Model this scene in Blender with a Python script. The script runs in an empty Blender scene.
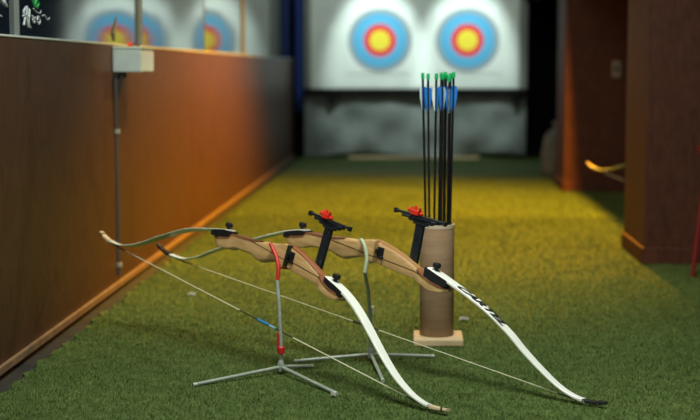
import bpy, bmesh, math, random
from mathutils import Vector, Matrix
random.seed(7)
S = bpy.context.scene
COL = S.collection
PI = math.pi

# ------------------------------------------------------------ materials
def mat(name, col, rough=0.5, metal=0.0, spec=0.5, coat=0.0, coat_rough=0.1, emit=None, es=0.0, ior=None):
    m = bpy.data.materials.new(name); m.use_nodes = True
    b = m.node_tree.nodes['Principled BSDF']
    b.inputs['Base Color'].default_value = (*col, 1)
    b.inputs['Roughness'].default_value = rough
    b.inputs['Metallic'].default_value = metal
    b.inputs['Specular IOR Level'].default_value = spec
    b.inputs['Coat Weight'].default_value = coat
    b.inputs['Coat Roughness'].default_value = coat_rough
    if ior: b.inputs['IOR'].default_value = ior
    if emit:
        b.inputs['Emission Color'].default_value = (*emit, 1); b.inputs['Emission Strength'].default_value = es
    return m

def N(m, t, **kw):
    n = m.node_tree.nodes.new(t)
    for k, v in kw.items(): setattr(n, k, v)
    return n
def L(m, a, b): m.node_tree.links.new(a, b)
def BS(m): return m.node_tree.nodes['Principled BSDF']

def ramp(m, stops, fac=None, interp='LINEAR'):
    r = N(m, 'ShaderNodeValToRGB'); cr = r.color_ramp; cr.interpolation = interp
    while len(cr.elements) < len(stops): cr.elements.new(0.5)
    for e, (p, c) in zip(cr.elements, stops):
        e.position = p; e.color = (*c, 1) if len(c) == 3 else c
    if fac is not None: L(m, fac, r.inputs[0])
    return r
def coords(m, scale=(1, 1, 1), rot=(0, 0, 0), kind='Object'):
    tc = N(m, 'ShaderNodeTexCoord'); mp = N(m, 'ShaderNodeMapping')
    mp.inputs['Scale'].default_value = scale; mp.inputs['Rotation'].default_value = rot
    L(m, tc.outputs[kind], mp.inputs[0]); return mp.outputs[0]
def noise(m, vec, scale, detail=3, rough=0.5, dist=0.0):
    n = N(m, 'ShaderNodeTexNoise'); n.inputs['Scale'].default_value = scale
    n.inputs['Detail'].default_value = detail; n.inputs['Roughness'].default_value = rough
    n.inputs['Distortion'].default_value = dist
    L(m, vec, n.inputs['Vector']); return n.outputs['Fac']
def bump(m, h, strength=0.3, dist=0.01):
    b = N(m, 'ShaderNodeBump'); b.inputs['Strength'].default_value = strength
    b.inputs['Distance'].default_value = dist
    L(m, h, b.inputs['Height']); L(m, b.outputs[0], BS(m).inputs['Normal'])

def two_tone(name, c1, c2, scale, rough=0.6, stretch=(1, 1, 1), bs=0.1, bd=0.002, **kw):
    m = mat(name, c1, rough, **kw)
    v = coords(m, stretch); f = noise(m, v, scale, 4, 0.6)
    r = ramp(m, [(0.3, c1), (0.7, c2)], f); L(m, r.outputs[0], BS(m).inputs['Base Color'])
    bump(m, f, bs, bd); return m

# turf
def turf_mat(name, blades):
    m = mat(name, (0.08, 0.14, 0.03), 0.75, spec=0.25)
    v = coords(m)
    big = noise(m, v, 1.6, 3, 0.6)
    mid = noise(m, v, 22, 3, 0.6)
    fine = noise(m, v, 190 if not blades else 120, 2, 0.7)
    mx = N(m, 'ShaderNodeMath', operation='MULTIPLY_ADD'); L(m, fine, mx.inputs[0]); mx.inputs[1].default_value = 0.62
    a2 = N(m, 'ShaderNodeMath', operation='MULTIPLY'); L(m, mid, a2.inputs[0]); a2.inputs[1].default_value = 0.25
    a3 = N(m, 'ShaderNodeMath', operation='MULTIPLY_ADD'); L(m, big, a3.inputs[0]); a3.inputs[1].default_value = 0.13; L(m, a2.outputs[0], a3.inputs[2])
    L(m, a3.outputs[0], mx.inputs[2])
    k = 1.0 if blades else 0.72
    st = [(0.32, (0.030*k, 0.060*k, 0.014*k)), (0.5, (0.088*k, 0.140*k, 0.034*k)), (0.66, (0.24*k, 0.32*k, 0.10*k))]
    r = ramp(m, st, mx.outputs[0]); L(m, r.outputs[0], BS(m).inputs['Base Color'])
    if not blades: bump(m, fine, 0.9, 0.006)
    return m
M = {}
M['turf'] = turf_mat('artificial_turf', False)
M['blade'] = turf_mat('turf_blades', True)
M['dark_floor'] = two_tone('dark_underlay', (0.012, 0.012, 0.010), (0.03, 0.028, 0.022), 30, 0.9)

def wood_wall(name, dark, light, seam=True):
    m = mat(name, light, 0.5 if seam else 0.62, spec=0.25, coat=0.08 if seam else 0.0, coat_rough=0.3)
    v = coords(m, (1, 1, 0.45))
    w = noise(m, v, 3.2, 5, 0.6, 2.5)
    r = ramp(m, [(0.25, dark), (0.5, light), (0.75, tuple(0.75*a + 0.25*b for a, b in zip(light, dark)))], w)
    v2 = coords(m, (1, 1, 0.22)); g = noise(m, v2, 60, 4, 0.7, 0.3)
    mx = N(m, 'ShaderNodeMix', data_type='RGBA', blend_type='MULTIPLY'); mx.inputs[0].default_value = 0.7
    r2 = ramp(m, [(0.35, (0.40, 0.34, 0.30)), (0.6, (1, 1, 1))], g)
    L(m, r.outputs[0], mx.inputs[6]); L(m, r2.outputs[0], mx.inputs[7]); out = mx.outputs[2]
    if seam:   # faint plywood figure: thin contour lines
        v3 = coords(m, (1, 2.2, 0.8)); c = noise(m, v3, 2.4, 2, 0.5, 0.8)
        mu = N(m, 'ShaderNodeMath', operation='MULTIPLY'); L(m, c, mu.inputs[0]); mu.inputs[1].default_value = 26
        fr = N(m, 'ShaderNodeMath', operation='FRACT'); L(m, mu.outputs[0], fr.inputs[0])
        r3 = ramp(m, [(0.0, (0.50, 0.44, 0.38)), (0.16, (1, 1, 1)), (1.0, (1, 1, 1))], fr.outputs[0])
        m2 = N(m, 'ShaderNodeMix', data_type='RGBA', blend_type='MULTIPLY'); m2.inputs[0].default_value = 0.6
        L(m, out, m2.inputs[6]); L(m, r3.outputs[0], m2.inputs[7]); out = m2.outputs[2]
    L(m, out, BS(m).inputs['Base Color'])
    bump(m, g, 0.06, 0.003)
    return m
M['wall_wood'] = wood_wall('varnished_plywood', (0.050, 0.018, 0.009), (0.088, 0.038, 0.021))
M['pillar_wood'] = wood_wall('pillar_veneer', (0.055, 0.017, 0.010), (0.09, 0.028, 0.015), False)
M['tan_wood'] = two_tone('tan_skirting', (0.17, 0.10, 0.06), (0.27, 0.17, 0.10), 18, 0.55)
M['black_wall'] = two_tone('black_cloth_wall', (0.006, 0.007, 0.008), (0.012, 0.012, 0.013), 8, 0.95, spec=0.1)
M['ceiling'] = mat('dark_ceiling', (0.02, 0.02, 0.02), 0.9)
M['blue'] = two_tone('blue_drape', (0.010, 0.035, 0.20), (0.02, 0.06, 0.30), 5, 0.8, (1, 1, .2))
M['seam'] = mat('grey_seam_strip', (0.16, 0.18, 0.18), 0.4)
M['edge'] = mat('pale_edge_strip', (0.55, 0.58, 0.55), 0.35)
gl = mat('polished_dark_glass', (0.012, 0.020, 0.034), 0.05, spec=1.0, ior=2.7); M['glass'] = gl
v = coords(gl); bump(gl, noise(gl, v, 1.7, 1, 0.4), 0.25, 0.004)
M['board'] = two_tone('white_target_foam', (0.62, 0.70, 0.66), (0.78, 0.84, 0.80), 3, 0.9)
M['board_edge'] = mat('grey_target_edge', (0.22, 0.25, 0.23), 0.8)

# paper target: rings by radius in the face's own plane
tf = mat('target_face_paper', (0.8, 0.8, 0.8), 0.75)
tc = N(tf, 'ShaderNodeTexCoord'); ln = N(tf, 'ShaderNodeVectorMath', operation='LENGTH')
sp = N(tf, 'ShaderNodeSeparateXYZ'); cb = N(tf, 'ShaderNodeCombineXYZ')
L(tf, tc.outputs['Object'], sp.inputs[0]); L(tf, sp.outputs[0], cb.inputs[0]); L(tf, sp.outputs[2], cb.inputs[2])
L(tf, cb.outputs[0], ln.inputs[0])
ml = N(tf, 'ShaderNodeMath', operation='MULTIPLY'); L(tf, ln.outputs['Value'], ml.inputs[0]); ml.inputs[1].default_value = 2.5
Wt, Bk, Bl, Rd, Ye = (0.75, 0.80, 0.78), (0.28, 0.34, 0.36), (0.09, 0.42, 0.70), (0.75, 0.035, 0.045), (0.82, 0.68, 0.04)
st = [(0, Ye), (0.24, Rd), (0.385, Bl), (0.52, (0.09, 0.38, 0.64)), (0.645, Bk), (0.76, Wt)]
rr = ramp(tf, st, ml.outputs[0], 'CONSTANT'); L(tf, rr.outputs[0], BS(tf).inputs['Base Color'])
M['face'] = tf
M['cloth'] = two_tone('grey_backdrop_cloth', (0.14, 0.17, 0.16), (0.22, 0.25, 0.24), 6, 0.9)
M['black'] = mat('black_plastic', (0.012, 0.013, 0.016), 0.38)
M['black_matte'] = mat('black_matte', (0.004, 0.004, 0.004), 0.8, spec=0.2)
M['navy_metal'] = two_tone('black_anodised', (0.010, 0.014, 0.020), (0.018, 0.024, 0.034), 60, 0.42, metal=0.2)
M['red'] = two_tone('red_plastic', (0.62, 0.02, 0.012), (0.72, 0.04, 0.02), 80, 0.35)
M['red_rubber'] = two_tone('red_rubber_sleeve', (0.45, 0.010, 0.012), (0.55, 0.02, 0.02), 60, 0.45)
M['cream_rubber'] = two_tone('cream_rubber_sleeve', (0.42, 0.50, 0.33), (0.55, 0.62, 0.45), 60, 0.45)
M['cream_plastic'] = mat('cream_plastic', (0.62, 0.62, 0.40), 0.5)
M['steel'] = two_tone('dull_steel_rod', (0.26, 0.30, 0.27), (0.38, 0.42, 0.38), 50, 0.38, metal=0.1)
M['tipcap'] = mat('pale_foot_cap', (0.42, 0.46, 0.42), 0.5)
M['limb'] = two_tone('white_limb_laminate', (0.80, 0.81, 0.79), (0.84, 0.85, 0.83), 20, 0.30, bs=0.02)
M['belly'] = two_tone('belly_turf_reflection', (0.17, 0.25, 0.12), (0.24, 0.32, 0.16), 20, 0.2, bs=0.02)  # green reflection of the turf painted into the limb's belly colour
M['laminate'] = two_tone('brown_wood_laminate', (0.18, 0.06, 0.03), (0.34, 0.15, 0.07), 30, 0.4, (.3, 1, 8))
M['cream_tip'] = two_tone('cream_wood_tip', (0.66, 0.52, 0.34), (0.74, 0.60, 0.42), 60, 0.4)
M['black_tip'] = mat('black_tip', (0.018, 0.02, 0.024), 0.35)
M['ink'] = mat('black_lettering', (0.010, 0.010, 0.012), 0.5)
M['string'] = two_tone('cream_bowstring', (0.60, 0.58, 0.42), (0.72, 0.70, 0.54), 200, 0.6)
M['serving'] = mat('dark_serving_thread', (0.035, 0.028, 0.02), 0.6)
M['blue_wrap'] = mat('blue_nocking_wrap', (0.02, 0.22, 0.55), 0.45)
M['bluelight_wrap'] = mat('pale_blue_wrap', (0.30, 0.55, 0.75), 0.45)
M['grey_box'] = two_tone('grey_box_plastic', (0.42, 0.50, 0.50), (0.50, 0.58, 0.58), 12, 0.12, bs=0.01)
M['white_plate'] = mat('white_switch_plastic', (0.30, 0.24, 0.20), 0.5)
M['conduit'] = mat('grey_conduit', (0.07, 0.06, 0.06), 0.45)
M['kraft'] = two_tone('brown_cardboard', (0.29, 0.175, 0.105), (0.38, 0.245, 0.155), 9, 0.75, (1, 1, 6), bs=0.1)
M['kraft_rim'] = mat('pale_cardboard_rim', (0.55, 0.45, 0.34), 0.75)
M['ply'] = two_tone('pale_plywood', (0.52, 0.38, 0.23), (0.62, 0.47, 0.30), 14, 0.6, (1, 5, 1))
M['shaft'] = mat('black_carbon_shaft', (0.008, 0.008, 0.010), 0.35)
M['nock'] = mat('green_nock', (0.01, 0.42, 0.13), 0.35)
M['vane_blue'] = mat('blue_vane', (0.02, 0.17, 0.58), 0.45)
M['vane_white'] = mat('white_vane', (0.62, 0.72, 0.76), 0.45)
M['scrap'] = mat('white_paper_scrap', (0.68, 0.68, 0.62), 0.7)
M['paint_white'] = mat('white_marker_scrawl', (0.45, 0.50, 0.55), 0.6)
M['paint_green'] = mat('green_marker_scrawl', (0.03, 0.38, 0.10), 0.6)
M['peel'] = mat('brown_peeling_sticker', (0.10, 0.09, 0.07), 0.7)
M['bag'] = two_tone('grey_bag_cloth', (0.10, 0.11, 0.11), (0.18, 0.19, 0.18), 14, 0.85)
M['leather'] = mat('dark_rest_pad', (0.020, 0.022, 0.010), 0.7)

# bow wood: maple with vertical lamination stripes (by local y) and one dark glue line (by local x,z)
def riser_mat(name, stripe_cols):
    m = mat(name, (0.6, 0.42, 0.23), 0.38, spec=0.5, coat=0.35, coat_rough=0.2)
    tc = N(m, 'ShaderNodeTexCoord'); sp = N(m, 'ShaderNodeSeparateXYZ'); L(m, tc.outputs['Object'], sp.inputs[0])
    g = noise(m, coords(m, (0.6, 3, 4)), 22, 4, 0.6, 0.5)
    base = ramp(m, [(0.3, (0.47, 0.275, 0.115)), (0.7, (0.69, 0.45, 0.21))], g).outputs[0]
    # normal in object space decides nothing; the stripes are real layers: y position of the wood layer
    ya = N(m, 'ShaderNodeMapRange'); L(m, sp.outputs[1], ya.inputs[0])
    ya.inputs[1].default_value = -0.0205; ya.inputs[2].default_value = 0.0205
    r = ramp(m, stripe_cols, ya.outputs[0], 'CONSTANT')
    msk = ramp(m, [(0, (1, 1, 1)), (0.90, (0, 0, 0))], ya.outputs[0], 'CONSTANT')
    mx = N(m, 'ShaderNodeMix', data_type='RGBA'); L(m, r.outputs[1], mx.inputs[0])
    L(m, base, mx.inputs[6]); L(m, r.outputs[0], mx.inputs[7]); out = mx.outputs[2]
    # glue line z = 0.196 + 0.00*x ... slightly falling towards the sight window end
    a = N(m, 'ShaderNodeMath', operation='MULTIPLY_ADD'); L(m, sp.outputs[0], a.inputs[0]); a.inputs[1].default_value = -0.055; L(m, sp.outputs[2], a.inputs[2])
    s = N(m, 'ShaderNodeMath', operation='SUBTRACT'); L(m, a.outputs[0], s.inputs[0]); s.inputs[1].default_value = 0.1915
    ab = N(m, 'ShaderNodeMath', operation='ABSOLUTE'); L(m, s.outputs[0], ab.inputs[0])
    lt = N(m, 'ShaderNodeMath', operation='LESS_THAN'); L(m, ab.outputs[0], lt.inputs[0]); lt.inputs[1].default_value = 0.0016
    m2 = N(m, 'ShaderNodeMix', data_type='RGBA'); L(m, lt.outputs[0], m2.inputs[0]); L(m, out, m2.inputs[6])
    m2.inputs[7].default_value = (0.10, 0.04, 0.02, 1)
    L(m, m2.outputs[2], BS(m).inputs['Base Color'])
    return m
def lay(pairs):
    return [(p, (*c, 1) if c else (0.5, 0.3, 0.15, 0)) for p, c in pairs]
dk, rd, gd = (0.13, 0.035, 0.018), (0.30, 0.10, 0.045), (0.42, 0.22, 0.085)
M['riser1'] = riser_mat('maple_riser_red_layers', lay([(0, gd), (.06, rd), (.26, dk), (.31, gd), (.37, rd), (.56, dk), (.62, None)]))
M['riser2'] = riser_mat('maple_riser_gold_layers', lay([(0, (0.50, 0.29, 0.11)), (.18, (0.40, 0.20, 0.07)), (.30, gd), (.50, dk), (.54, gd), (.62, None)]))

# ------------------------------------------------------------ helpers
def obj(name, bm, m, parent=None, smooth=True, bevel=0):
    me = bpy.data.meshes.new(name)
    bmesh.ops.recalc_face_normals(bm, faces=bm.faces[:])
    if smooth:
        for f in bm.faces: f.smooth = True
        for e in bm.edges:
            if len(e.link_faces) == 2 and e.calc_face_angle(0) > 0.75: e.smooth = False
    bm.to_mesh(me); bm.free()
    for mm in (m if isinstance(m, (list, tuple)) else [m]): me.materials.append(mm)
    o = bpy.data.objects.new(name, me); COL.objects.link(o)
    if parent: o.parent = parent
    if bevel:
        b = o.modifiers.new('Bevel', 'BEVEL'); b.width = bevel; b.segments = 2; b.limit_method = 'ANGLE'
    return o
def thing(name, label, cat, loc=(0, 0, 0), group=None, rot=None):
    o = bpy.data.objects.new(name, None); COL.objects.link(o); o.location = loc
    o.empty_display_size = 0.05
    if rot: o.rotation_euler = rot
    o['label'] = label; o['category'] = cat
    if group: o['group'] = group
    return o
def tag(o, label, cat, group=None, kind=None):
    o['label'] = label; o['category'] = cat
    if group: o['group'] = group
    if kind: o['kind'] = kind
    return o
def struct(name, bm, m, **kw):
    o = obj(name, bm, m, **kw); o['kind'] = 'structure'; return o
def add_box(bm, x0, x1, y0, y1, z0, z1, T=None):
    vs = [bm.verts.new((x, y, z)) for x in (x0, x1) for y in (y0, y1) for z in (z0, z1)]
    if T: 
        for q in vs: q.co = T @ q.co
    for f in ((0, 1, 3, 2), (4, 6, 7, 5), (0, 4, 5, 1), (2, 3, 7, 6), (0, 2, 6, 4), (1, 5, 7, 3)):
        bm.faces.new([vs[i] for i in f])
    return vs
def bx(*a, **k):
    bm = bmesh.new(); add_box(bm, *a, **k); return bm
def add_tube(bm, pts, r, n=10, cap=True):
    pts = [Vector(p) for p in pts]; rings = []
    up = None
    for i, p in enumerate(pts):
        t = (pts[min(i+1, len(pts)-1)] - pts[max(i-1, 0)]).normalized()
        if up is None:
            up = Vector((0, 0, 1)) if abs(t.z) < 0.9 else Vector((1, 0, 0))
        a = (up - t*up.dot(t)).normalized(); b = t.cross(a); up = a
        rad = r[i] if isinstance(r, (list, tuple)) else r
        rings.append([bm.verts.new(p + (a*math.cos(2*PI*k/n) + b*math.sin(2*PI*k/n))*rad) for k in range(n)])
    for A, B in zip(rings, rings[1:]):
        for k in range(n): bm.faces.new((A[k], A[(k+1) % n], B[(k+1) % n], B[k]))
    if cap: bm.faces.new(rings[0]); bm.faces.new(rings[-1][::-1])
def tube(*a, **k):
    bm = bmesh.new(); add_tube(bm, *a, **k); return bm
def smooth_path(pts, sub=6):
    """Catmull-Rom through tuples of any length"""
    out = []; P = [pts[0]] + list(pts) + [pts[-1]]
    for i in range(1, len(P)-2):
        for k in range(sub):
            t = k/sub; q = []
            for a, b, c, d in zip(P[i-1], P[i], P[i+1], P[i+2]):
                q.append(0.5*(2*b + (c-a)*t + (2*a-5*b+4*c-d)*t*t + (3*b-a-3*c+d)*t**3))
            out.append(tuple(q))
    out.append(tuple(pts[-1])); return out
def interp(tab, x):
    tab = sorted(tab)
    if x <= tab[0][0]: return tab[0][1]
    for (a, p), (b, q) in zip(tab, tab[1:]):
        if x <= b: return p + (q-p)*(x-a)/(b-a)
    return tab[-1][1]

# ------------------------------------------------------------ camera
Fpx = 1400.0; H = 0.85
pitch = math.atan(141/Fpx); yaw = math.atan(64/math.hypot(Fpx, 141))
cd = bpy.data.cameras.new('camera'); cam = bpy.data.objects.new('camera', cd); COL.objects.link(cam)
cam.location = (0, 0, H); cam.rotation_euler = (PI/2 - pitch, 0, yaw)
cd.sensor_width = 36; cd.lens = 72; cd.clip_start = 0.05; cd.clip_end = 100
cd.dof.use_dof = True; cd.dof.focus_distance = 3.75; cd.dof.aperture_fstop = 2.5; cd.dof.aperture_blades = 0
S.camera = cam

# ------------------------------------------------------------ setting
XW = -1.15
# underlay slab and turf
struct('floor', bx(-1.4, 3.2, -2.2, 14.6, -0.12, -0.014), M['dark_floor'], smooth=False)
bm = bmesh.new()    # turf sheet with a ragged left edge
ys = [-1.5 + i*0.035 for i in range(int(15.1/0.035))]
la, lb, ra, rb = [], [], [], []
for i, y in enumerate(ys):
    e = XW + 0.066 + random.uniform(-0.007, 0.007) + (0.012 if (i//2) % 2 else -0.004) + 0.005*math.sin(y*9)
    la.append(bm.verts.new((e, y, 0))); lb.append(bm.verts.new((e, y, -0.0135)))
    ra.append(bm.verts.new((3.1, y, 0))); rb.append(bm.verts.new((3.1, y, -0.0135)))
for i in range(len(ys)-1):
    bm.faces.new((la[i], la[i+1], ra[i+1], ra[i])); bm.faces.new((la[i], lb[i], lb[i+1], la[i+1]))
    bm.faces.new((lb[i], rb[i], rb[i+1], lb[i+1])); bm.faces.new((ra[i], ra[i+1], rb[i+1], rb[i]))
o = struct('floor_turf', bm, M['turf'], smooth=False); o.name = 'floor.001'
struct('ceiling', bx(-1.4, 3.2, -2.2, 14.6, 2.9, 3.0), M['ceiling'], smooth=False)
struct('wall_back', bx(-1.4, 3.2, 14.3, 14.45, -0.02, 2.9), M['black_wall'], smooth=False)
struct('wall_front', bx(-1.4, 3.2, -2.2, -2.05, -0.02, 2.9), M['black_wall'], smooth=False)
struct('wall_right', bx(2.9, 3.05, -2.05, 14.3, -0.02, 2.9), M['black_wall'], smooth=False)
# left wall: plywood sheets below
bm = bmesh.new(); y = -2.0; first = True
edges = [-2.0, -0.1, 1.73, 3.56, 5.39, 7.22, 9.05, 10.88, 13.4]
for a, b in zip(edges, edges[1:]): add_box(bm, XW-0.14, XW-0.002, a+0.0012, b-0.0012, -0.02, 0.94)
struct('wall_left', bm, M['wall_wood'], smooth=False, bevel=0.0015)
struct('baseboard_left', bx(XW-0.0015, XW+0.012, -2.0, 13.38, 0.004, 0.028), M['tan_wood'], smooth=False, bevel=0.003)
struct('trim_1', bx(XW-0.05, XW+0.001, -2.0, 13.4, 0.9405, 0.9475), M['edge'], smooth=False, bevel=0.002)
# glass panels above, each very slightly out of true
gy = [-1.4, 0.43, 2.24, 4.06, 5.92, 7.70, 9.53, 11.36, 13.3]
rots = [0, 0, 0, 0.002, -0.0125, 0.0005, -0.006, 0.002]
for i, (a, b) in enumerate(zip(gy, gy[1:])):
    bm = bx(-0.012, 0, -(b-a)/2+0.004, (b-a)/2-0.004, 0.948, 2.6)
    o = struct('window_%d' % (i+1), bm, M['glass'], smooth=False)
    o.location = (XW-0.012, (a+b)/2, 0); o.rotation_euler = (0, 0, rots[i])
    if i: 
        o = struct('trim_%d' % (i+1), bx(XW-0.030, XW+0.002, a-0.004, a+0.004, 0.948, 2.6), M['seam'], smooth=False)
struct('wall_left_upper', bx(XW-0.14, XW-0.05, -2.0, 13.4, 0.953, 2.9), M['black_wall'], smooth=False).name = 'wall_left.001'

struct('aisle_shade_block', bx(1.035, 1.18, 5.2, 14.3, 1.5, 2.9), M['black_wall'], smooth=False).name = 'light_block_right'  # out-of-view block, added to keep the warm lamp off the right aisle

# scrawl painted on the glass
def stroke(bm, pts, w):
    add_tube(bm, [(XW-0.0105 + 0.001*(j % 2), y, z) for j, (y, z) in enumerate(smooth_path(pts, 4))], w, 6)
bm = bmesh.new()
stroke(bm, [(4.150, .980), (4.165, 1.005), (4.150, 1.020), (4.190, 1.036), (4.182, 1.010), (4.200, .976)], .0032)
stroke(bm, [(4.140, 1.006), (4.170, 1.012), (4.210, 1.004), (4.215, 1.030), (4.205, .990), (4.222, .974)], .0030)
stroke(bm, [(4.245, 1.012), (4.270, 1.000), (4.262, .990), (4.250, 1.002), (4.285, 1.008)], .0022)
stroke(bm, [(4.30, 1.000), (4.315, 1.012), (4.335, 1.000), (4.320, .988), (4.303, .996)], .0022)
stroke(bm, [(4.36, 1.016), (4.39, 1.018), (4.42, 1.006), (4.45, 1.012)], .002)
stroke(bm, [(4.26, 1.034), (4.29, 1.026), (4.33, 1.022), (4.35, 1.03)], .0016)
o = tag(obj('marker_scrawl', bm, M['paint_white']), 'white hand-drawn scrawl on the nearest dark glass panels, upper left', 'scrawl')
bm = bmesh.new()
stroke(bm, [(4.255, 1.062), (4.270, 1.044), (4.300, 1.040), (4.320, 1.052), (4.295, 1.060), (4.285, 1.048), (4.31, 1.036)], .0030)
o = tag(obj('marker_scrawl', bm, M['paint_green']), 'green looping scrawl on the nearest dark glass panel', 'scrawl')
bm = bmesh.new()
stroke(bm, [(3.93, 1.055), (3.945, 1.035), (3.955, 1.05), (3.97, 1.03), (3.95, 1.04), (3.985, 1.028)], .0034)
stroke(bm, [(3.915, 1.0), (3.93, .997)], .002)
o = tag(obj('marker_scrawl', bm, M['paint_white']), 'white blot of marker on the glass panel at the far left edge', 'scrawl')
bm = bmesh.new()
add_tube(bm, [(XW-0.011, 5.42, .958), (XW-0.0095, 5.40, .985), (XW-0.0095, 5.44, 1.02), (XW-0.011, 5.47, 1.052)], [.003, .006, .005, .001], 7)
tag(obj('peeling_sticker', bm, M['peel']), 'thin brown peeling sticker strip on the glass above the grey junction box', 'sticker')

# junction box, conduit
t = thing('junction_box', 'pale grey electrical junction box on the left wood wall', 'electrical box', (XW, 5.33, .838))
obj('body', bx(0, .112, 0, .25, 0, .088), M['grey_box'], t, smooth=False, bevel=.004)
obj('lid', bx(-.0, .116, -.004, .255, .088, .097), M['grey_box'], t, smooth=False, bevel=.003)
obj('cable_gland', tube([(.03, .03, -.022), (.03, .03, .001)], .016, 12), M['black'], t)
o = obj('conduit', tube([(XW+.002, 5.37, .815), (XW+.002, 5.37, .05)], .0085, 10), M['conduit'])
tag(o, 'thin grey conduit running down the wood wall under the junction box', 'conduit')
for z in (.6, .08):
    obj('clip', bx(XW-.0015, XW+.014, 5.358, 5.382, z, z+.018), M['steel'], o, smooth=False, bevel=.002)
bm = tube([(XW+.055, 5.36, .9425), (XW+.072, 5.36, .9435)], .007, 10)
t2 = obj('lever', bm, M['red']); tag(t2, 'small red lever with black handle lying on the junction box', 'lever')
obj('handle', tube([(XW+.072, 5.36, .9435), (XW+.098, 5.37, .9405)], .005, 8), M['black'], t2)

# ------------------------------------------------------------ far end
TY = 13.4
t = thing('target_backstop', 'wide pale foam backstop wall behind both round targets', 'target backstop', (0, TY, 0))
obj('foam_board', bx(-.99, 1.0, .01, .16, .66, 1.86), M['board'], t, smooth=False, bevel=.01)
obj('side_strip', bx(1.002, 1.075, .03, .16, .66, 1.86), M['board_edge'], t, smooth=False, bevel=.01)
obj('side_strip', bx(-1.05, -.992, .03, .16, .66, 1.86), M['board_edge'], t, smooth=False, bevel=.01)
for X, lab in ((-.325, 'left round archery target with yellow centre on the pale backstop'), (.505, 'right round archery target with yellow centre, nearer the dark right side')):
    f = obj('archery_target', bx(-.31, .31, 0, .004, -.31, .31), M['face'], smooth=False)
    f.location = (X, TY+.005, 1.120); tag(f, lab, 'target', 'round targets on the backstop')
t = thing('backstop_frame', 'black crossbar frame holding the pale backstop above the grey cloth', 'frame', (0, TY, 0))
obj('crossbar', bx(-1.045, 1.09, -.03, .15, .600, .658), M['black_matte'], t, smooth=False, bevel=.008)
for X in (-1.0, 1.05): obj('post', bx(X-.03, X+.03, .32, .38, 0, 1.9), M['black_matte'], t, smooth=False, bevel=.005)
for X in (-.77, .98, .06):
    bm = bmesh.new(); vs = [bm.verts.new(p) for p in ((X-.07, -.02, .5995), (X+.09, -.02, .5995), (X-.03, -.02, .50), (X-.07, .03, .5995), (X+.09, .03, .5995), (X-.03, .03, .50))]
    for f in ((0, 1, 2), (5, 4, 3), (0, 3, 4, 1), (1, 4, 5, 2), (2, 5, 3, 0)): bm.faces.new([vs[i] for i in f])
    if X != .06: obj('bracket', bm, M['black_matte'], t, smooth=False)
    else: bm.free()
# hanging cloth, wrinkled, with slack hem
def cloth(x0, x1, y, z0, z1, nx, nz, amp, seed):
    rnd = random.Random(seed); ph = [rnd.uniform(0, 6.3) for _ in range(10)]
    bm = bmesh.new(); G = []
    for j in range(nz+1):
        row = []
        for i in range(nx+1):
            a = i/nx; b = j/nz; x = x0+(x1-x0)*a
            d = math.sin(x*7+ph[0]+b*3)*.5 + math.sin(x*13-b*7+ph[1])*.35 + math.sin((x*5+b*9)+ph[2])*.4 + math.sin(x*23+b*4+ph[3])*.12
            z = z0+(z1-z0)*b + (1-b)*.025*math.sin(x*5+ph[4])*(1)
            row.append(bm.verts.new((x, y - amp*d*(1-.75*b), max(z, .004))))
        G.append(row)
    for j in range(nz):
        for i in range(nx): bm.faces.new((G[j][i], G[j][i+1], G[j+1][i+1], G[j+1][i]))
    return bm
o = obj('backdrop_cloth', cloth(-1.05, 1.07, TY+.03, .02, .598, 120, 24, .035, 3), M['cloth'])
md = o.modifiers.new('Solidify', 'SOLIDIFY'); md.thickness = .006
tag(o, 'wrinkled grey backdrop cloth hanging below the black crossbar', 'cloth')
o = obj('floor_batten', bx(-.62, .62, TY-.11, TY-.05, .0005, .022), M['ply'], smooth=False, bevel=.004)
tag(o, 'pale wooden batten lying on turf at the foot of the grey cloth', 'batten')
o = obj('blue_curtain', cloth(-1.135, -1.065, 13.47, .45, 2.6, 30, 10, .02, 5), M['blue'])
md = o.modifiers.new('Solidify', 'SOLIDIFY'); md.thickness = .006
tag(o, 'narrow blue curtain hanging beyond the end of the wood wall', 'curtain')

# ------------------------------------------------------------ pillars on the right
def pillar(y0, y1, x0, x1, label):
    t = thing('pillar', label, 'pillar', (x0, y0, 0), 'wood-clad pillars on the right')
    obj('shaft', bx(0, x1-x0, 0, y1-y0, 0, 2.9), M['pillar_wood'], t, smooth=False, bevel=.006)
    obj('skirting', bx(-.010, x1-x0+.01, -.010, y1-y0+.01, 0, .075), M['pillar_wood'], t, smooth=False, bevel=.005)
    return t
pillar(6.12, 6.70, 1.005, 1.75, 'nearest dark brown wood pillar on the right with low skirting')
pillar(9.77, 10.33, 1.045, 1.9, 'farther dark brown wood pillar beside the black end wall')
t = thing('light_switch', 'small pale wall switch on the farther brown pillar', 'switch', (1.392, 9.77, .85))
obj('plate', bx(-.028, .028, -.010, -.0005, -.055, .055), M['white_plate'], t, smooth=False, bevel=.003)
obj('rocker', bx(-.012, .012, -.016, -.010, -.026, .026), M['black'], t, smooth=False, bevel=.002)
# grey bag behind farther pillar
bm = bmesh.new(); n = 20
prof = [(0.001, 0), (.13, .004), (.15, .10), (.135, .22), (.10, .33), (.045, .39), (.06, .43), (.001, .44)]
rings = []
for (r, z) in smooth_path(prof, 4):
    rings.append([bm.verts.new((r*(1+.12*math.sin(5*a+z*14))*math.cos(a), r*(1+.1*math.sin(4*a+z*9))*math.sin(a), z)) for a in [2*PI*k/n for k in range(n)]])
for A, B in zip(rings, rings[1:]):
    for k in range(n): bm.faces.new((A[k], A[(k+1) % n], B[(k+1) % n], B[k]))
o = obj('cloth_bag', bm, M['bag']); o.location = (1.16, 11.2, .001)
tag(o, 'slumped grey cloth bag on the turf behind the farther pillar', 'bag')

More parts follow.
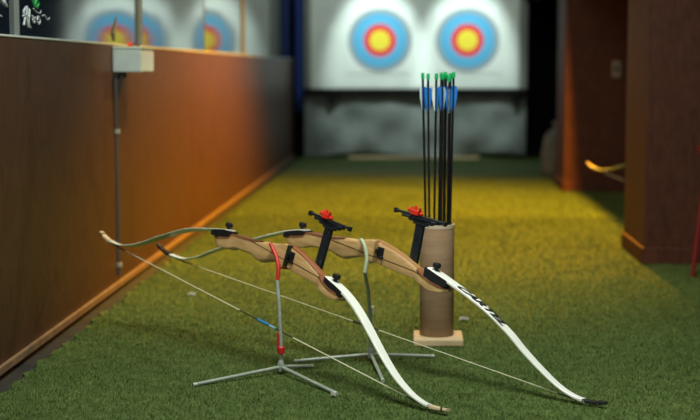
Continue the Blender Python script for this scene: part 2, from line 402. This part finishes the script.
# stool at right edge
t = thing('metal_stool', 'red metal stool at the right edge, one slanted leg in view', 'stool', (1.376, 5.85, 0))
st_m = two_tone('red_painted_metal', (0.16, 0.004, 0.008), (0.20, 0.008, 0.012), 20, .45)
ax = Vector((-.23, -.10, 0)); ring = [ax, Vector((.10, -.23, 0)), -ax, Vector((-.10, .23, 0))]
for d in ring: obj('leg', tube([d, d*.76 + Vector((0, 0, .50))], .0095, 10), st_m, t)
obj('stretcher', tube([d*.885 + Vector((0, 0, .24)) for d in ring + ring[:1]], .006, 8), st_m, t)
obj('seat', tube([(0, 0, .50), (0, 0, .508), (0, 0, .53), (0, 0, .538)], [.185, .20, .20, .185], 32), st_m, t)

# ------------------------------------------------------------ bows
def bow_matrix(P0, P1, vz):
    P0, P1, z = Vector(P0), Vector(P1), Vector(vz).normalized()
    x = (P1-P0).normalized(); y = z.cross(x).normalized(); z = x.cross(y)
    m = Matrix((x, y, z)).transposed().to_4x4(); m.translation = (P0+P1)/2
    return m
BOT = [(.292, .158), (.275, .143), (.25, .138), (.21, .142), (.183, .154), (.15, .157), (.105, .158), (.085, .150), (.058, .147), (.028, .158),
       (.0, .170), (-.020, .167), (-.045, .164), (-.125, .157), (-.19, .154), (-.212, .148), (-.25, .137), (-.285, .140), (-.308, .150)]
TOP = [(.292, .163), (.25, .168), (.216, .177), (.206, .190), (.18, .193), (.143, .195), (.1, .201), (.06, .209), (.013, .216), (-.03, .227),
       (-.048, .227), (-.09, .219), (-.127, .209), (-.167, .195), (-.198, .184), (-.219, .175), (-.25, .164), (-.308, .155)]
def riser(du, dv, m, parent):
    YC = [(.292, .012), (.26, .0195), (.2, .020), (.14, .020), (.09, .017), (.03, .0165), (-.02, .019), (-.0465, .020),
          (-.0485, .006), (-.185, .006), (-.215, .019), (-.285, .0195), (-.308, .010)]
    YF = [(.292, .012), (.26, .0195), (.14, .020), (.09, .017), (.03, .0165), (-.02, .019), (-.285, .0195), (-.308, .010)]
    us = [.292 - i*(.6/110) for i in range(111)] + [-.0465, -.0485]
    us = sorted(set(us), reverse=True)
    bm = bmesh.new(); rings = []
    for u in us:
        zb, zt, yc, yf = interp(BOT, u), interp(TOP, u), interp(YC, u), interp(YF, u)
        zc, hz = (zb+zt)/2, (zt-zb)/2; ycen, hy = (yc-yf)/2, (yc+yf)/2
        grip = max(0, 1-abs(u-.05)/.07)
        c = min(hz, hy)*(.22 + .45*grip)
        ring = []
        for sy, sz, a0 in ((1, 1, 0), (-1, 1, 1), (-1, -1, 2), (1, -1, 3)):
            cc = c if sz < 0 or grip > 0 else c*.7
            if sz > 0 and sy > 0 and -.21 < u < -.0484: cc = min(.0105, hz*.8, hy*.9)
            for k in range(5):
                a = PI/2*(a0 + k/4)
                ring.append(bm.verts.new((u+du, ycen + sy*(hy-cc) + cc*math.cos(a), dv + zc + sz*(hz-cc) + cc*math.sin(a))))
        rings.append(ring)
    n = len(rings[0])
    for A, B in zip(rings, rings[1:]):
        for k in range(n): bm.faces.new((A[k], A[(k+1) % n], B[(k+1) % n], B[k]))
    bm.faces.new(rings[0]); bm.faces.new(rings[-1][::-1])
    return bm

def limb_frames(pts):
    P = smooth_path(pts, 7); s = [0]
    for a, b in zip(P, P[1:]): s.append(s[-1] + math.hypot(b[0]-a[0], b[1]-a[1]))
    fr = []
    for i, p in enumerate(P):
        a, b = P[max(i-1, 0)], P[min(i+1, len(P)-1)]
        tx, tz = b[0]-a[0], b[1]-a[1]; l = math.hypot(tx, tz); tx /= l; tz /= l
        nx, nz = -tz, tx
        if nz < 0 and abs(nz) > .2 or (nz < 0): nx, nz = -nx, -nz
        fr.append((s[i], p[0], p[1], nx, nz))
    return fr
def w_at(q): return interp([(0, .0185), (.12, .0170), (.35, .0158), (.7, .0135), (.88, .0108), (1, .0075)], q)
def th_at(q): return interp([(0, .0048), (.15, .0036), (.8, .0026), (.93, .0042), (1, .0035)], q)
def limb_mesh(fr, q0, q1, belly=False):
    Lt = fr[-1][0]; bm = bmesh.new(); rings = []
    for s, x, z, nx, nz in fr:
        q = s/Lt
        if q < q0-1e-6 or q > q1+1e-6: continue
        w, th = w_at(q), th_at(q); c = min(th*.45, .0012)
        ring = []
        for y, h in ((w-c, th), (w, th-c), (w, -th+c), (w-c, -th), (-w+c, -th), (-w, -th+c), (-w, th-c), (-w+c, th)):
            ring.append(bm.verts.new((x+nx*h, y, z+nz*h)))
        rings.append(ring)
    n = 8
    for A, B in zip(rings, rings[1:]):
        for k in range(n):
            f = bm.faces.new((A[k], A[(k+1) % n], B[(k+1) % n], B[k]))
            if belly and (k == 3 or (belly == 2 and 1 <= k <= 5)): f.material_index = 1  # far limb's side edges get the painted turf reflection too
    bm.faces.new(rings[0]); bm.faces.new(rings[-1][::-1])
    return bm

def make_bow(label, mw, near, far, du, dv, mriser, mtip, serv, wraps, lettering, letter_span=None, pad=True, sight_shift=(0, 0), far_shift=0.0, string_r=.0016):
    t = thing('recurve_bow', label, 'bow', group='recurve bows'); t.matrix_world = mw
    obj('riser', riser(du, dv, mriser, t), mriser, t)
    for ua, ub_ in ((.290, .065), (-.196, -.306)):
        bm = bmesh.new(); R = []
        for j in range(25):
            u = ua + (ub_-ua)*j/24; zt = interp(TOP, u)+dv; f = .0055*min(1, (1-j/24)*4+.15)
            w = .0200 if .14 < abs(u) < .275 else .0175
            if u > 0: w = interp([(.06, .0165), (.09, .0178), (.14, .0206), (.26, .0202), (.292, .0130)], u)
            else: w = interp([(-.308, .011), (-.285, .0203), (-.215, .0200), (-.196, .012)], u)
            R.append([bm.verts.new((u+du, y, z)) for y, z in ((w, zt+.0006), (w, zt-f), (-w, zt-f), (-w, zt+.0006))])
        for A, B in zip(R, R[1:]):
            for k in range(4): bm.faces.new((A[k], A[(k+1) % 4], B[(k+1) % 4], B[k]))
        bm.faces.new(R[0]); bm.faces.new(R[-1][::-1])
        obj('laminate_strip', bm, M['laminate'], t, smooth=False)
    tips = []
    for side, pts in ((1, far), (-1, near)):
        fr = limb_frames(pts)
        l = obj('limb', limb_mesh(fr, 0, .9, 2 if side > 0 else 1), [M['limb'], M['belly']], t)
        tp = obj('limb_tip', limb_mesh(fr, .9, 1), mtip, t)
        # black shim wedge under limb butt
        bm = bmesh.new(); xs = [.226, .245, .27, .304]; R = []
        for j, xx in enumerate(xs):
            u = side*xx + (far_shift if side > 0 else 0)
            zl = interp([(a, b) for _, a, b, _, _ in fr], u+du) - .0049 + 0*dv
            zr = interp(TOP, u) + dv - .001
            if zr > zl-.003: zr = zl-.003
            if j == 3: zr = zl-.010
            w = .0190
            zl += .0072
            R.append([bm.verts.new((u+du, y, z)) for y, z in ((w, zl), (w, zr), (-w, zr), (-w, zl))])
        for A, B in zip(R, R[1:]):
            for k in range(4): bm.faces.new((A[k], A[(k+1) % 4], B[(k+1) % 4], B[k]))
        bm.faces.new(R[0]); bm.faces.new(R[-1][::-1])
        obj('limb_pocket', bm, M['black'], t, smooth=False)
        # bolt knob
        ub = side*.252 + (far_shift if side > 0 else 0); zb = interp([(a, b) for _, a, b, _, _ in fr], ub+du)
        kb = obj('limb_bolt', tube([(ub+du, 0, zb-.002), (ub+du, 0, zb+.012), (ub+du, 0, zb+.0125), (ub+du, 0, zb+.023), (ub+du, 0, zb+.025)], [.006, .006, .0115, .0115, .009], 14), M['black'], t)
        tips.append(fr)
        # lettering on the limb's outer face
        if lettering and side == -1:
            cu = bpy.data.curves.new('txt', 'FONT'); cu.body = 'CARTEL'; cu.size = 1; cu.shear = .35; cu.offset = .06; cu.space_character = 1.0
            to = bpy.data.objects.new('txt', cu); COL.objects.link(to)
            dg = bpy.context.evaluated_depsgraph_get(); dg.update()
            me = bpy.data.meshes.new_from_object(to.evaluated_get(dg)); bpy.data.objects.remove(to)
            bm = bmesh.new(); bm.from_mesh(me)
            bmesh.ops.triangulate(bm, faces=bm.faces[:]); bmesh.ops.subdivide_edges(bm, edges=bm.edges[:], cuts=1)
            mnx = min(q.co.x for q in bm.verts); mxx = max(q.co.x for q in bm.verts)
            mny = min(q.co.y for q in bm.verts); mxy = max(q.co.y for q in bm.verts)
            s0, s1 = letter_span
            for q in bm.verts:
                a = (q.co.x-mnx)/(mxx-mnx); b = (q.co.y-mny)/(mxy-mny)
                s = s0 + (s1-s0)*a
                x = interp([(f[0], f[1]) for f in fr], s); z = interp([(f[0], f[2]) for f in fr], s)
                nx = interp([(f[0], f[3]) for f in fr], s); nz = interp([(f[0], f[4]) for f in fr], s)
                h = th_at(s/fr[-1][0]) + .0006
                # camera-facing edge is +y; text reads from riser to tip with its foot towards +y
                q.co = Vector((x+nx*h, .0138 - .0276*b, z+nz*h))
            lt = obj('lettering', bm, M['ink'], l, smooth=False)
            lt['label'] = 'black slanted CARTEL lettering'
    # string: nock, belly contact, straight run
    def endpts(fr):
        tip = fr[-3]; lo = min(fr, key=lambda f: f[2] - 0)
        a = (tip[1]-tip[3]*.006, 0, tip[2]-tip[4]*.006); b = (lo[1]-lo[3]*.0055, 0, lo[2]-lo[4]*.0055)
        mid = [f for f in fr if (abs(f[1]) > abs(lo[1]))]
        mids = [(f[1]-f[3]*.0062, 0, f[2]-f[4]*.0062) for f in mid[:-2]]
        return a, b, mids
    a1, b1, m1 = endpts(tips[0]); a0, b0, m0 = endpts(tips[1])
    obj('bowstring', tube([p for p in (m0[::-1] + [b0, b1] + m1)], string_r, 7), M['string'], t)
    def on(u):
        k = (u-b0[0])/(b1[0]-b0[0]); return (u, 0, b0[2] + (b1[2]-b0[2])*k)
    sv = obj('centre_serving', tube([on(serv[0]), on(serv[1])], .0021, 8), M['serving'], t)
    obj('end_serving', tube([on(b1[0]-.004), on(b1[0]-.08)], .0021, 8), M['serving'], t)
    obj('end_serving', tube([on(b0[0]+.004), on(b0[0]+.07)], .0021, 8), M['serving'], t)
    for (ua, ub, mm, r) in wraps:
        obj('nocking_wrap', tube([on(ua), on(ub)], r, 10), M[mm], t)
    # nock bindings: dark loops of the string round the tips
    for fr in tips:
        f = fr[-5]; g = fr[-4]; w, th = w_at(.95)+.0012, .0056
        bm = bmesh.new()
        R = []
        for ff in (f, g):
            R.append([bm.verts.new((ff[1]+ff[3]*h, y, ff[2]+ff[4]*h)) for y, h in ((w, th), (w, -th), (-w, -th), (-w, th))])
        for k in range(4): bm.faces.new((R[0][k], R[0][(k+1) % 4], R[1][(k+1) % 4], R[1][k]))
        bm.faces.new(R[0]); bm.faces.new(R[1][::-1])
        obj('string_loop', bm, M['serving'], t, smooth=False, bevel=.001)
    # arrow rest in the sight window
    bm = bmesh.new(); ur = -.062+du; zr = .196+dv
    add_box(bm, ur-.011, ur+.011, .0055, .0085, zr-.016, zr+.016)
    add_box(bm, ur-.014, ur-.006, .008, .016, zr-.014, zr-.008); add_box(bm, ur+.004, ur+.012, .008, .018, zr-.004, zr+.010)
    add_tube(bm, [(ur+.008, .010, zr-.012), (ur, .024, zr-.012), (ur-.008, .026, zr-.008)], .0018, 6)
    obj('arrow_rest', bm, M['black'], t, smooth=False, bevel=.0015)
    if pad:
        bm = bmesh.new(); add_box(bm, -.0515+du, -.0480+du, .002, .0203, .166+dv, .228+dv)
        obj('shelf_pad', bm, M['leather'], t, smooth=False, bevel=.001)
    # sight
    yS = -.030; du += sight_shift[0]; dv += sight_shift[1] - .005
    bm = bmesh.new()
    add_box(bm, -.153+du, -.127+du, yS-.006, yS+.006, .190+dv, .322+dv)
    for z in (.21, .24, .27, .30): add_box(bm, -.142+du, -.136+du, yS+.0055, yS+.0075, z+dv, z+.016+dv)
    s = obj('sight_bar', bm, M['navy_metal'], t, smooth=False, bevel=.002)
    obj('mounting_plate', bx(-.165+du, -.115+du, -.0245, -.0190, .165+dv, .196+dv), M['black'], s, smooth=False, bevel=.002)
    bm = bmesh.new()
    add_box(bm, -.224+du, -.044+du, yS-.005, yS+.005, .330+dv, .337+dv)
    for x0, x1, z0 in ((-.195, -.075, .323), (-.180, -.100, .317), (-.163, -.118, .311)):
        add_box(bm, x0+du, x1+du, yS-.008, yS+.008, z0+dv, .3305+dv)
    add_box(bm, -.052+du, -.044+du, yS-.006, yS+.006, .326+dv, .340+dv); add_box(bm, -.224+du, -.216+du, yS-.006, yS+.006, .326+dv, .339+dv)
    obj('sight_rail', bm, M['navy_metal'], t, smooth=False, bevel=.0015)
    bm = bmesh.new(); x = -.118+du; z = .345+dv
    add_box(bm, x-.014, x+.012, yS-.010, yS+.012, z-.010, z+.004)
    add_tube(bm, [(x+.014, yS, z), (x+.026, yS+.002, z+.001)], .006, 8)
    add_tube(bm, [(x-.014, yS, z-.002), (x-.024, yS+.004, z-.006)], .005, 8)
    for a, b in ((-.012, .014), (0, .017), (.010, .012)): add_tube(bm, [(x+a, yS+.004, z+.004), (x+a*1.3, yS+.006, z+b)], [.005, .003], 7)
    p = obj('sight_pin', bm, M['red'], t, smooth=False, bevel=.0015)
    return t

P0a, P1a, va = (0.0705, 3.3977, 0.012), (-1.0118, 4.5415, 0.2957), (0.2702, 0.0169, 0.9627)
P0b, P1b, vb = (0.463, 3.4938, 0.012), (-0.8088, 4.4275, 0.2782), (0.1751, -0.042, 0.9837)
far1 = [(.181, .1925), (.21, .186), (.245, .178), (.285, .169), (.325, .159), (.373, .144), (.428, .121), (.474, .099), (.521, .076), (.568, .051), (.621, .026), (.668, .010), (.712, .0), (.76, -.003), (.80, .001), (.834, .011)]
near1 = [(-.284, .187), (-.298, .1835), (-.358, .169), (-.409, .149), (-.461, .121), (-.516, .087), (-.568, .055), (-.627, .024), (-.685, .004), (-.735, -.004), (-.77, -.003), (-.79, .000), (-.822, .008)]
far2 = [(.221, .197), (.25, .190), (.307, .171), (.386, .136), (.46, .101), (.54, .064), (.583, .041), (.625, .016), (.666, -.001), (.696, -.009), (.745, -.011), (.785, -.005), (.817, .010)]
near2 = [(-.234, .202), (-.262, .194), (-.304, .183), (-.375, .162), (-.445, .136), (-.517, .100), (-.572, .066), (-.642, .029), (-.693, .007), (-.74, -.004), (-.784, -.003), (-.828, .008)]
Ma, Mb = bow_matrix(P0a, P1a, va), bow_matrix(P0b, P1b, vb)
bow1 = make_bow('nearer wooden recurve bow with cream tips, held in the red-hooked stand', Ma, near1, far1, -.058, .001, M['riser1'], M['cream_tip'],
                (.043, -.209), [(-.045, -.097, 'blue_wrap', .0042), (-.101, -.130, 'bluelight_wrap', .0038)], False)
bow2 = make_bow('farther wooden recurve bow with black tips and CARTEL on its white limb', Mb, near2, far2, .000, .007, M['riser2'], M['black_tip'],
                (-.005, -.100), [(-.008, -.030, 'serving', .0036)], True, (.102, .280), pad=False, sight_shift=(-.014, -.008), far_shift=-.014, string_r=.0012)
for c in bow1.children:
    if c.name.startswith('limb_tip'): c['label'] = 'cream wooden limb tip'

# third bow, resting in the dark beyond the near pillar: a copy of the first
def copy_tree(o, parent=None):
    c = o.copy(); COL.objects.link(c); c.parent = parent
    if parent: c.matrix_parent_inverse = o.matrix_parent_inverse.copy()
    for ch in list(o.children): copy_tree(ch, c)
    return c
bow3 = copy_tree(bow1)
bow3['label'] = 'third recurve bow in the dark aisle, mostly hidden behind the nearest pillar'
tip3 = Vector((1.010, 8.02, .300)); e3 = Vector((-.52, .835, .18)).normalized()
bow3.matrix_world = bow_matrix(tip3 - e3*1.6, tip3, (.22, .0, .97))

# ------------------------------------------------------------ bow stands
def stand(label, base, feet, Mw, zc, hook, mrub, sleeve, mslv, extra=None):
    t = thing('bow_stand', label, 'bow stand', base, 'tripod bow stands')
    o = Vector(base)
    near = [Mw @ Vector(p) for p in hook]           # hook points in the bow's own frame
    low = near[-1]
    pts = [Vector((base[0], base[1], .012)), Vector((base[0], base[1], .10)), Vector((base[0]*.5+low.x*.5, base[1]*.6+low.y*.4, low.z-.06)), low]
    obj('rod', tube([p-o for p in pts[:3]] + [low-o], .0052, 12), M['steel'], t)
    h = smooth_path([tuple(p-o) for p in near], 6)
    obj('hook', tube(h, .0056, 10), mrub, t)
    # cradle under the riser to a rear prong
    a = Vector(hook[3]); a.z = zc; b = Vector((a.x-.002, -.0265, a.z+.006)); c = Vector((a.x-.004, -.028, a.z+.03))
    obj('hook', tube(smooth_path([tuple(Mw@a-o), tuple(Mw@((a+b)/2+Vector((0, 0, -.003)))-o), tuple(Mw@b-o), tuple(Mw@c-o)], 5), .0030, 10), mrub, t)
    obj('hub', tube([(0, 0, .006), (0, 0, .010), (0, 0, .030), (0, 0, .040)], [.006, .010, .010, .006], 14), M['steel'], t)
    for f in feet:
        d = Vector((f[0]-base[0], f[1]-base[1], 0)); n = d.normalized()
        a = n*.006 + Vector((0, 0, .020)); b = d + Vector((0, 0, .0055))
        lg = obj('leg', tube([a, a.lerp(b, .95)], .0052, 10), M['steel'], t)
        obj('foot_cap', tube([a.lerp(b, .955), b], .0054, 10), M['tipcap'], lg)
    z0, z1 = sleeve
    obj('clip', tube([(0, 0, z0), (0, 0, z0+.002), (0, 0, z1-.002), (0, 0, z1)], [.009, .011, .011, .009], 14), mslv, t)
    if extra: obj('clip_tongue', bx(-.011, -.005, -.005, .001, z1-.002, extra), mslv, t, smooth=False, bevel=.001)
    return t
stand('grey tripod bow stand with red hook and red clip, under the nearer bow', (-.368, 3.843, 0),
      [(-.589, 3.672), (-.197, 3.585), (-.287, 3.926)], Ma, .161, [(-.043, .030, .214), (-.060, .0275, .200), (-.082, .027, .183), (-.100, .027, .160), (-.108, .027, .141), (-.111, .028, .126)],
      M['red_rubber'], (.058, .078), M['red_rubber'], .118)
stand('grey tripod bow stand with pale hook and cream clip, under the farther bow', (-.122, 4.030, 0),
      [(-.344, 3.992), (.063, 4.081), (-.080, 3.743)], Mb, .168, [(-.002, .030, .229), (-.014, .028, .218), (-.024, .027, .202), (-.034, .027, .175), (-.036, .028, .140)],
      M['cream_rubber'], (.138, .162), M['cream_plastic'])

# ------------------------------------------------------------ quiver tube
QX, QY = .074, 4.315
t = thing('arrow_tube', 'brown cardboard tube quiver on a pale square wooden base', 'quiver', (QX, QY, 0))
obj('base', bx(-.072, .082, -.077, .077, 0, .026), M['ply'], t, smooth=False, bevel=.006)
n = 48; bm = bmesh.new(); R = []
for r, z in ((.0520, .0265), (.0530, .028), (.0530, .368), (.0525, .370), (.0495, .370), (.0492, .368), (.0492, .032), (.0485, .0305)):
    R.append([bm.verts.new((r*math.cos(2*PI*k/n), r*math.sin(2*PI*k/n), z)) for k in range(n)])
for A, B in zip(R, R[1:]):
    for k in range(n): bm.faces.new((A[k], A[(k+1) % n], B[(k+1) % n], B[k]))
bm.faces.new(R[-1])
obj('tube', bm, M['kraft'], t)
bm = bmesh.new(); R = []
for r, z in ((.0537, .362), (.0537, .373), (.0488, .373), (.0488, .362)):
    R.append([bm.verts.new((r*math.cos(2*PI*k/n), r*math.sin(2*PI*k/n), z)) for k in range(n)])
for A, B in zip(R, R[1:] + R[:1]):
    for k in range(n): bm.faces.new((A[k], A[(k+1) % n], B[(k+1) % n], B[k]))
obj('rim', bm, M['kraft_rim'], t)

# arrows (nock x offset, nock y offset, foot x, foot y, length, vane spin, cock colour)
AR = [(-.047, .006, -.030, .02, .805, 3.5, 'w', 'leftmost arrow in the tube, white vane turned outwards'),
      (-.031, -.016, -.022, -.02, .803, 1.2, 'b', 'arrow second from the left, blue vanes, beside the white-vaned leftmost one'),
      (-.006, -.026, -.014, -.036,   .803, .9, 'w', 'arrow third from the left, white vane, front of the bunch'),
      (.010, .018, .002, .034, .806, 2.1, 'b', 'tallest arrow in the middle of the bunch, bright green nock'),
      (.014, -.020, .010, -.014, .804, .2, 'w', 'middle arrow with a wide white vane facing forward'),
      (.022, .002, .020, .010, .808, 1.7, 'b', 'arrow just right of the wide white vane, nock in the cluster'),
      (.025, .030, .024, .032, .800, .6, 'b', 'arrow at the back right of the bunch, nock lower than its neighbours'),
      (.034, -.017, .032, -.022, .797, 2.6, 'w', 'front arrow on the right side, shortest of the bunch'),
      (.038, .014, .036, .012, .804, 1.0, 'b', 'arrow second from the right, blue vanes'),
      (.047, -.004, .038, -.006, .808, .5, 'b', 'rightmost arrow in the tube, blue vane turned outwards')]
for nx, ny, fx, fy, ln, spin, cc, lab in AR:
    A = Vector((QX+fx*.9, QY+fy*.9, .0335)); Bp = Vector((QX+nx, QY+ny, .030+ln-.014)); d = (Bp-A).normalized()
    t = thing('arrow', lab, 'arrow', A, 'arrows standing in the cardboard tube')
    q = d.to_track_quat('Z', 'Y'); t.rotation_euler = (q @ __import__('mathutils').Quaternion((0, 0, 1), spin)).to_euler()
    obj('shaft', tube([(0, 0, .02), (0, 0, ln-.018)], .0036, 8), M['shaft'], t)
    obj('point', tube([(0, 0, 0), (0, 0, .012), (0, 0, .02)], [.0005, .0032, .0032], 8), M['steel'], t)
    obj('nock', tube([(0, 0, ln-.020), (0, 0, ln-.016), (0, 0, ln-.006), (0, 0, ln)], [.0040, .0052, .0054, .0044], 8), M['nock'], t)
    for k in range(3):
        a = 2*PI*k/3; bm = bmesh.new(); c, s = math.cos(a), math.sin(a)
        prof = [(.0033, ln-.116), (.0075, ln-.100), (.0120, ln-.076), (.0128, ln-.058), (.0105, ln-.044), (.0033, ln-.042)]
        f0 = [bm.verts.new((r*c - .0005*s, r*s + .0005*c, z)) for r, z in prof]
        f1 = [bm.verts.new((r*c + .0005*s, r*s - .0005*c, z)) for r, z in prof]
        bm.faces.new(f0); bm.faces.new(f1[::-1]); m_ = len(prof)
        for i in range(m_): bm.faces.new((f0[i], f0[(i+1) % m_], f1[(i+1) % m_], f1[i]))
        obj('vane', bm, M['vane_white'] if (k == 0 and cc == 'w') else M['vane_blue'], t, smooth=False)

# ------------------------------------------------------------ scraps on the turf
for (x, y, w, lab) in ((-.831, 5.177, .014, 'tiny white scrap on the turf left of the nearer bow string'),
                    (.173, 4.697, .016, 'tiny white scrap on the turf right of the arrow tube'),
                    (-.206, 3.570, .007, 'tiny white scrap on the turf by the front foot of the red-hooked stand')):
    bm = bmesh.new(); pts = [(-w, -.004, .012), (-w*.2, -.010, .018), (w, -.003, .013), (w*.7, .008, .012), (-w*.5, .010, .014)]
    a = [bm.verts.new(p) for p in pts]; b = [bm.verts.new((p[0], p[1], p[2]-.010)) for p in pts]
    bm.faces.new(a); bm.faces.new(b[::-1])
    for i in range(5): bm.faces.new((a[i], a[(i+1) % 5], b[(i+1) % 5], b[i]))
    o = obj('paper_scrap', bm, M['scrap'], smooth=False); o.location = (x, y, 0); tag(o, lab, 'scrap', 'litter on the turf')

# ------------------------------------------------------------ turf pile: short blades, denser nearby
def blades():
    rnd = random.Random(11); V = []; Fc = []
    bands = [(3.0, 4.2, 34000), (4.2, 5.6, 24000), (5.6, 8.0, 12000), (8.0, 11.0, 5000)]
    for y0, y1, dens in bands:
        ym = y1
        xl, xr = XW+.075, min(1.6, .31*ym*.75+.35)
        nb = int(dens*(y1-y0)*(xr-xl))
        sc = {3.0: 1, 4.2: 1.15, 5.6: 1.5, 8.0: 2.0}[y0]
        for _ in range(nb):
            x = rnd.uniform(xl, xr); y = rnd.uniform(y0, y1); a = rnd.uniform(0, PI)
            h = rnd.uniform(.004, .010)*min(sc, 1.3); w = .0012*sc
            dx, dy = math.cos(a)*w, math.sin(a)*w; lx, ly = rnd.uniform(-.006, .006), rnd.uniform(-.006, .006)
            i = len(V); V += [(x-dx, y-dy, -.001), (x+dx, y+dy, -.001), (x+lx, y+ly, h)]; Fc.append((i, i+1, i+2))
    me = bpy.data.meshes.new('turf_pile'); me.from_pydata(V, [], Fc); me.materials.append(M['blade'])
    o = bpy.data.objects.new('turf_pile', me); COL.objects.link(o)
    tag(o, 'short green artificial grass pile covering the range floor', 'artificial grass', kind='stuff')
blades()

# ------------------------------------------------------------ lights
def spot(name, loc, tgt, power, col, ang, blend=.5, size=.1):
    l = bpy.data.lights.new(name, 'SPOT'); l.energy = power; l.color = col; l.spot_size = math.radians(ang); l.spot_blend = blend; l.shadow_soft_size = size
    o = bpy.data.objects.new(name, l); COL.objects.link(o); o.location = loc
    o.rotation_euler = (Vector(tgt)-Vector(loc)).to_track_quat('-Z', 'Y').to_euler(); return o
def area(name, loc, tgt, power, col, sx, sy):
    l = bpy.data.lights.new(name, 'AREA'); l.energy = power; l.color = col; l.shape = 'RECTANGLE'; l.size = sx; l.size_y = sy
    o = bpy.data.objects.new(name, l); COL.objects.link(o); o.location = loc
    o.rotation_euler = (Vector(tgt)-Vector(loc)).to_track_quat('-Z', 'Y').to_euler(); return o
spot('target_lamp', (-.36, 12.35, 2.55), (-.35, 13.4, 1.0), 190, (.84, 1.0, .94), 34, .6, .04)
spot('target_lamp', (.50, 12.35, 2.55), (.50, 13.4, 1.0), 190, (.84, 1.0, .94), 34, .6, .04)
area('range_end_fill', (-.05, 11.9, 2.7), (-.30, 13.4, .5), 17, (.86, 1.0, .95), 1.2, .3)  # added fill, imitates target lamp spill on the far wall end
spot('warm_lamp', (.965, 8.2, 2.7), (-.05, 8.1, 0), 2050, (1.0, .45, .018), 112, .8, .05)
spot('warm_lamp', (-.1, 5.4, 2.8), (-.45, 5.7, 0), 420, (1.0, .62, .10), 70, 1, .12)
area('ceiling_panel', (.1, 3.0, 2.8), (.15, 3.7, 0), 92, (.94, 1.0, .84), .9, .6)
area('ceiling_panel', (-.6, .2, 2.6), (.0, 4.2, .4), 34, (.98, 1.0, .92), .8, .8)
w = bpy.data.worlds.new('world'); S.world = w; w.use_nodes = True
w.node_tree.nodes['Background'].inputs[0].default_value = (.5, .55, .6, 1); w.node_tree.nodes['Background'].inputs[1].default_value = .02

S.view_settings.view_transform = 'Standard'; S.view_settings.look = 'None'
S.view_settings.exposure = 0.0; S.view_settings.gamma = 1; S.view_settings.use_curve_mapping = False
